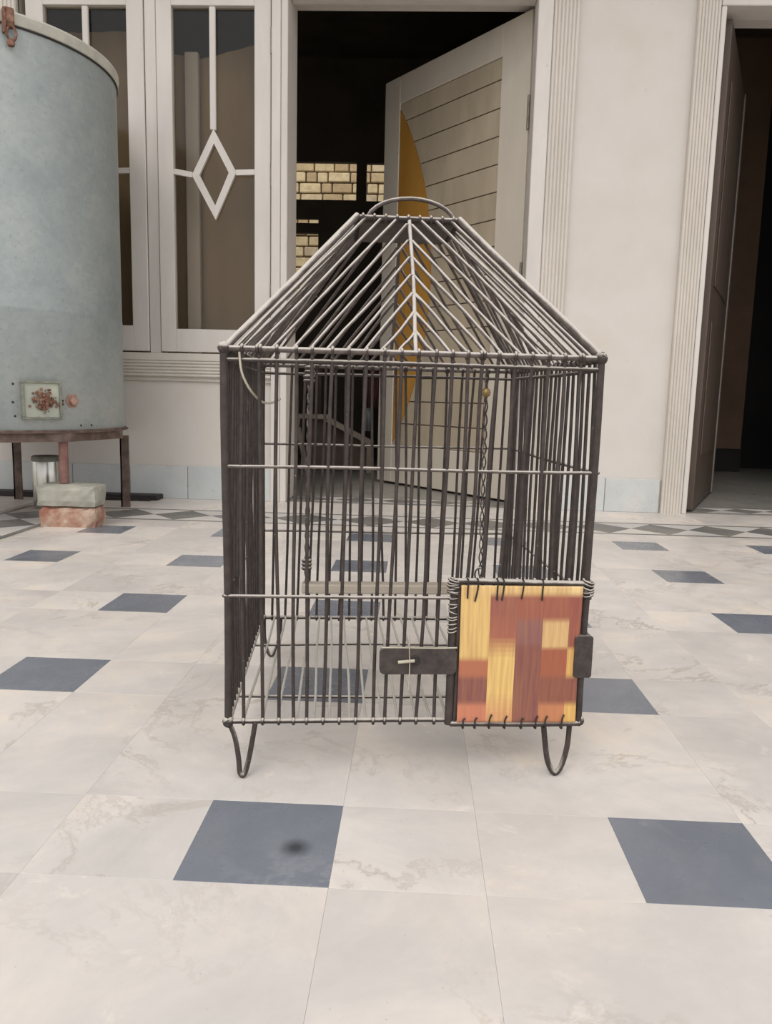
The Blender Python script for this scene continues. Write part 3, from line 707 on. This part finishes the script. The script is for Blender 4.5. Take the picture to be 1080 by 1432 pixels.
# front bars: foot and head positions read bar by bar
tops = [336, 359, 384, 411, 433, 461, 484, 509, 534, 558, 582, 607, 630, 652, 673, 696, 720, 744, 768, 791, 815]
feet = [337, 363, 385, 405, 423, 445.6, 468, 490.6, 515, 531, 552.5, 574.7, 600, 622, 649, 671, 694.5, 720, 745, 770, 795]
def bar(p, q_, amp=0.0022, r=RB, mat='rod', ax=(1, 0, 0), hook=True, foot=True):
    m_ = MB().tube(wob(p, q_, amp, 7), r, 7)
    if hook:
        knot(m_, q_, ax, .0044, .0019, rnd.choice([1, 1, 2]))
        if foot: knot(m_, p, ax, .0042, .0019, 1)
    return cp(m_, 'bar', mat)
for i, (t, b_) in enumerate(zip(tops, feet)):
    ut = (t-311)/532*CW-.002
    if i <= 13: ub, zb = (b_-316)/490*CW, ZB
    else: ub, zb = (b_-313)/509*CW, 0.252
    bar((ub, 0, zb), (ut, -.004, ZT))
NB = 22
for i in range(1, NB):
    s_ = i/NB
    bar((0, s_*CD_+rnd.uniform(-.003, .003), ZB), (0, s_*CD_+rnd.uniform(-.003, .003), ZT), ax=(0, 1, 0), foot=False)
    bar((CW, s_*CD_+rnd.uniform(-.003, .003), ZB), (CW, s_*CD_+rnd.uniform(-.003, .003), ZT), ax=(0, 1, 0), foot=False)
    lean = 0.012*sin(s_*9)
    bar((s_*CW+rnd.uniform(-.003, .003), CD_, ZB), (s_*CW+lean+rnd.uniform(-.003, .003), CD_, ZT), r=.0023)
# floor grid
for i in range(1, 21):
    u_ = i/21*CW
    cp(MB().tube(wob((u_+rnd.uniform(-.003, .003), 0, ZB+.002), (u_+rnd.uniform(-.004, .004), CD_, ZB+.002), .002), .0019, 6), 'floor_rod', 'floor_rod')
for v_ in (0.085, 0.30):
    cp(MB().tube(wob((0, v_, ZB-.002), (CW, v_, ZB-.002), .002, 8), .0021, 6), 'floor_cross_rod', 'rod')
# roof
AH = 0.068; ZR = 0.707; cu_, cv_ = CW/2, CD_/2
off = 0.003
def face_pt(face, s_, t):
    """face 0 front,1 right,2 back,3 left; s along the eave from its centre, t up the slope"""
    half = (CW/2, CD_/2, CW/2, CD_/2)[face]; dep = (CD_/2, CW/2, CD_/2, CW/2)[face]
    d = dep+(AH-dep)*t; z = ZT+(ZR-ZT)*t
    x, y = (s_, -d) if face == 0 else (d, s_) if face == 1 else (-s_, d) if face == 2 else (-d, -s_)
    return Vector((cu_+x, cv_+y, z))
for fc in range(4):
    half = (CW/2, CD_/2, CW/2, CD_/2)[fc]; run = half-AH
    cp(MB().tube(wob(face_pt(fc, -.001, 0), face_pt(fc, .001, 1.0), .0012), .0028, 7), 'ridge_rib', 'roof_rod')
    cp(MB().tube([p+Vector((0, 0, .002)) for p in wob(face_pt(fc, -half, 0), face_pt(fc, -AH, 1), .0012)], .0046, 8), 'hip_rod', 'roof_rod')
    d_ = 0.0208*half/(CW/2)
    for k in range(1, 11):
        if k*d_ < run-.001:
            tk_ = k*d_/run
            a = face_pt(fc, -k*d_+rnd.uniform(-.002, .002), 0); b_ = face_pt(fc, 0, tk_); c_ = face_pt(fc, k*d_+rnd.uniform(-.002, .002), 0)
            b_ = b_+Vector((0, 0, .002))
            p1 = wob(a, b_, .0016, 5); p2 = wob(b_, c_, .0016, 5)
            n1 = p1[-1].lerp(p1[-2], .12); n2 = p2[0].lerp(p2[1], .12)
            cp(MB().tube(p1[:-1]+[n1, n2]+p2[1:], .0022, 6), 'roof_rod', 'roof_rod')
        else:
            for sg in (-1, 1):
                cp(MB().tube(wob(face_pt(fc, sg*k*d_+rnd.uniform(-.002, .002), 0), face_pt(fc, sg*(k*d_-run), 1.0), .0016, 5), .0022, 6), 'roof_rod', 'roof_rod')
    e = [face_pt(fc, -AH, 1), face_pt(fc, AH, 1)]
    m_ = MB().tube(e, .0036, 7)
    for k in range(9): knot(m_, e[0].lerp(e[1], (k+.5)/9), e[1]-e[0], .0044, .0018, 1)
    cp(m_, 'top_rail', 'rod')
cp(MB().box(cu_-AH+.004, cu_+AH-.004, cv_-AH+.004, cv_+AH-.004, ZR-.006, ZR+.003, .002), 'top_plate', 'plate')
hx0, hx1, hz = 0.166, 0.292, 0.750
hp = [(hx0+(hx1-hx0)*(0.5-0.5*cos(pi*t/14)), cv_, ZR+.006+(hz-ZR-.006)*sin(pi*t/14)**0.9) for t in range(15)]
hm = MB().tube(hp, .0029, 8); knot(hm, (hx1-.004, cv_, ZR+.006), (1, 0, 0), .007, .0035, 4); knot(hm, (hx0+.002, cv_, ZR+.004), (1, 0, 0), .005, .003, 2)
cp(hm, 'handle', 'roof_rod')
cp(MB().tube(wob((0, 0.21, ZT-.004), (CW, 0.21, ZT-.002), .0015, 8), .003, 7), 'hanging_rod', 'rod')
# legs
def leg(pts, r=.0032): cp(MB().tube(pts, r, 8), 'leg', 'rod')
def smooth(pts, n=4):
    P = [Vector(p) for p in pts]; out = []
    for i in range(len(P)-1):
        a, b_, c_, d = P[max(i-1, 0)], P[i], P[i+1], P[min(i+2, len(P)-1)]
        for k in range(n):
            t = k/n; out.append(0.5*((2*b_)+(c_-a)*t+(2*a-5*b_+4*c_-d)*t*t+(3*b_-a-3*c_+d)*t**3))
    return out+[P[-1]]
leg(smooth([(.001, 0, ZB-.002), (.008, 0, .052), (.0125, -.001, .026), (.014, -.002, .008), (.0175, -.003, .0034), (.0215, -.002, .009), (.027, 0, .034), (.033, 0, ZB-.002)]))
leg(smooth([(.394, 0, ZB-.002), (.398, -.001, .04), (.402, -.003, .018), (.411, -.004, .0034), (.420, -.003, .014), (.4265, -.001, .04), (.428, 0, ZB-.002)]), .0036)
leg(smooth([(.003, CD_, ZB-.002), (.004, CD_-.002, .035), (.010, CD_-.004, .010), (.017, CD_-.004, .0034), (.024, CD_-.003, .014), (.031, CD_, .04), (.033, CD_, ZB-.002)]))
leg(smooth([(.396, CD_, ZB-.002), (.399, CD_, .04), (.405, CD_, .012), (.412, CD_, .0034), (.419, CD_, .012), (.425, CD_, .04), (.428, CD_, ZB-.002)]))
# sliding front door with its printed sheet
fy = -0.010
dm = MB()
dm.tube(wob((.272, fy+.004, ZB-.002), (.274, fy+.004, .256), .001), .0052, 8).tube(wob((.279, fy+.003, ZB), (.2795, fy+.003, .250), .0008), .0032, 6)
dm.tube(wob((.272, fy+.003, .253), (.438, fy+.003, .251), .0008), .0042, 8)
dm.tube(wob((.436, fy+.004, ZB-.002), (.438, fy+.004, .254), .001), .0045, 8)
dm.tube(wob((.274, fy+.003, ZB-.001), (.438, fy+.003, ZB-.001), .0008), .0042, 8)
for u_ in (.272, .438):
    for k in range(7): knot(dm, (u_+rnd.uniform(-.001, .001), fy+.003, .238+.0027*k+rnd.uniform(-.001, .001)), (rnd.uniform(-.4, .4), rnd.uniform(-.3, .3), 1), .0058+rnd.uniform(0, .0012), .0015, 1)
for k in range(9): knot(dm, (.2725, fy+.004, .19+.005*k+rnd.uniform(-.0015, .0015)), (rnd.uniform(-.4, .4), rnd.uniform(-.2, .2), 1), .0054, .0012, 1)
door = cp(dm, 'door', 'rod')
# sheet as a grid of print blocks, gently bowed
cols = [0, .24, .455, .68, .905, 1.0]
Y_, O_, R1, R2, T_ = (222, 186, 122), (173, 103, 75), (143, 83, 70), (128, 77, 70), (210, 173, 118)
blocks = [[(0, .06, Y_), (.06, .53, (218, 182, 113)), (.53, .66, O_), (.66, .86, R2), (.86, 1, (195, 122, 94))],
          [(0, .06, Y_), (.06, .26, R1), (.26, .44, (158, 92, 73)), (.44, .86, (225, 188, 115)), (.86, 1, (212, 158, 107))],
          [(0, .06, Y_), (.06, .24, (148, 83, 66)), (.24, .42, (133, 88, 83)), (.42, 1, R2)],
          [(0, .06, (220, 188, 128)), (.06, .245, (148, 81, 66)), (.245, .45, T_), (.45, .66, (156, 85, 62)), (.66, .86, (130, 75, 64)), (.86, 1, (190, 124, 85))],
          [(0, .06, (227, 197, 137)), (.06, .45, (143, 77, 66)), (.45, .66, (218, 173, 100)), (.66, .86, (130, 75, 64)), (.86, 1, (220, 177, 100))]]
px0t, px1t, px0b, px1b, zt_, zb_ = .2805, .4300, .2815, .4305, .2495, .0755
nu, nv = 50, 60
def sheet_pt(U, V, o=0.0):
    x = (px0t+(px1t-px0t)*U)*(1-V)+(px0b+(px1b-px0b)*U)*V; z = zt_+(zb_-zt_)*V
    y = fy-.0030-.0022*sin(pi*U)*sin(pi*min(1, V*1.1))-.0012*sin(V*5+U*2)
    if V < .06: y += .0
    return (x, y-o, z)
vs = [sheet_pt(i/nu, j/nv) for j in range(nv+1) for i in range(nu+1)]
back = [(x, y+.0016, z) for x, y, z in vs]; n1 = nu+1; NV = len(vs)
fs = [(j*n1+i, (j+1)*n1+i, (j+1)*n1+i+1, j*n1+i+1) for j in range(nv) for i in range(nu)]
me = MB().add(vs, fs, True).add(back, [tuple(reversed(f)) for f in fs], True)
ed = [(j*n1, (j+1)*n1) for j in range(nv)]+[((j+1)*n1+nu, j*n1+nu) for j in range(nv)]+[(i+1, i) for i in range(nu)]+[(nv*n1+i, nv*n1+i+1) for i in range(nu)]
me.f += [(b_, a, a+NV, b_+NV) for a, b_ in ed]; me.sm += [False]*len(ed)
sheet = cp(me, 'printed_sheet', 'print', door); sheet['label'] = 'yellow and brown woven-look printed sheet'
ca = sheet.data.color_attributes.new('print', 'FLOAT_COLOR', 'CORNER')
def block_col(U, V):
    ci = max(i for i in range(5) if U >= cols[i]-1e-6)
    for a, b_, c in blocks[ci]:
        if V < b_: return lin(c)
    return lin(blocks[ci][-1][2])
for pl in sheet.data.polygons:
    vi = [k % NV for k in pl.vertices]; U = sum(k % n1 for k in vi)/len(vi)/nu; V = sum(k//n1 for k in vi)/len(vi)/nv
    for li in pl.loop_indices:
        kv = sheet.data.loops[li].vertex_index % NV; Vv = (kv//n1)/nv
        acc = [0, 0, 0]
        for dv in (-.03, -.015, 0, .015, .03):
            q_ = block_col(min(U, .999), min(max(Vv+dv*(2.2 if .24 < U < .455 and Vv > .2 else .5), 0), .999))
            acc = [a_+b_/5 for a_, b_ in zip(acc, q_)]
        ca.data[li].color = (*acc, 1)
# seam of the fold at the top, stitches
def stitch(pts): cp(MB().tube(smooth(pts, 3), .0011, 5), 'stitch', 'black_iron', door)
for U, l, tw in ((.05, .09, 0), (.13, .11, -.02), (.29, .10, .0), (.34, .10, -.01), (.50, .09, -.01), (.66, .10, 0)):
    a = sheet_pt(U, .0); b_ = sheet_pt(U+tw, l, .0015)
    stitch([(a[0], a[1]+.004, zt_+.008), (a[0], a[1]-.004, zt_+.006), (a[0], a[1]-.0025, zt_-.004), b_])
for U, l in ((.05, .03), (.15, .035), (.27, .06), (.40, .05), (.54, .03), (.66, .05), (.74, .05), (.88, .06)):
    a = sheet_pt(U, 1.0); b_ = sheet_pt(U+.02, 1-l, .0015)
    stitch([(a[0], a[1]+.004, zb_-.008), (a[0], a[1]-.004, zb_-.006), (a[0], a[1]-.0025, zb_+.003), b_])
# latch strap: rounded slab with an eye, pin and tie
def rounded(x0, x1, z0, z1, r):
    out = []
    for cx, cz, a0 in ((x1-r, z1-r, 0), (x0+r, z1-r, 90), (x0+r, z0+r, 180), (x1-r, z0+r, 270)):
        for k in range(5): a = radians(a0+22.5*k); out.append((cx+r*cos(a), cz+r*sin(a)))
    return out
def plate(x0, x1, z0, z1, r, y0, y1, nm, mt, par):
    m_ = MB().prism(rounded(x0, x1, z0, z1, r), 0, y1-y0); m_.xf(lambda p: (p.x, y1-p.z, p.y)); return cp(m_, nm, mt, par)
lt = plate(.184, .278, .138, .1705, .006, fy-.004, fy+.004, 'latch_strap', 'leather', door)
cp(MB().tube([(.206, fy-.007, .1545), (.226, fy-.0075, .1565)], .0022, 8), 'latch_pin', 'pale_wire', door)
cp(MB().tube([(.2275+.005*cos(t*pi/5), fy-.0045, .156+.005*sin(t*pi/5)) for t in range(10)], .0014, 6, closed=True), 'eyelet', 'black_iron', door)
cp(MB().tube(wob((.219, fy-.006, .188), (.2195, fy-.006, .118), .001), .0008, 5), 'tie_wire', 'pale_wire', door)
cp(MB().tube(wob((.186, fy-.003, .1715), (.278, fy-.003, .1715), .001), .0012, 5), 'binding_wire', 'pale_wire', door)
plate(.424, .4465, .134, .187, .003, fy-.005, fy+.016, 'hinge_strap', 'leather', door)
# loose loop of wire at the upper left corner
cp(MB().tube(smooth([(.016, -.008, .518), (.019, -.010, .495), (.028, .0, .475), (.040, .02, .462), (.052, .03, .462), (.060, .03, .467)]), .0014, 6), 'loose_wire', 'pale_wire')

# perch swing hanging inside
sw = empty('perch_swing', (X0, Y0, 0), PSI); tag(sw, 'pale wooden perch hung on twisted wires inside the cage', 'perch')
MB().box(.080, .356, .198, .222, .183, .197, .002).build('perch', 'perch', sw)
def twisted(x_t, x_b, zt0, zb0, amp, turns, mat, r=.0016):
    m_ = MB()
    for ph in (0, pi):
        pts = [(x_t+(x_b-x_t)*t/60+amp*cos(ph+turns*2*pi*t/60), .21+amp*sin(ph+turns*2*pi*t/60), zt0+(zb0-zt0)*t/60) for t in range(61)]
        m_.tube(pts, r, 5)
    return m_
m_ = twisted(.089, .087, .522, .196, .0022, 9, 'rod', .0018); knot(m_, (.089, .21, .505), (0, 0, 1), .005, .003, 3); knot(m_, (.088, .21, .495), (0, 0, 1), .006, .003, 2)
knot(m_, (.087, .21, .225), (0, 0, 1), .005, .003, 3)
m_.build('hanging_wire', 'rod', sw)
m_ = twisted(.344, .347, .522, .196, .0026, 8, 'rod', .0011); m_.build('hanging_wire', 'rod', sw)
MB().lathe([(.002, -.007), (.006, -.004), (.007, 0), (.006, .004), (.002, .007)], 12, (.344, .21, .482)).build('bell', 'brass', sw)
MB().tube([(.345+.007*cos(t*pi/6), .206, .213+.010*sin(t*pi/6)) for t in range(12)], .0014, 5, closed=True).build('hook', 'rod', sw)
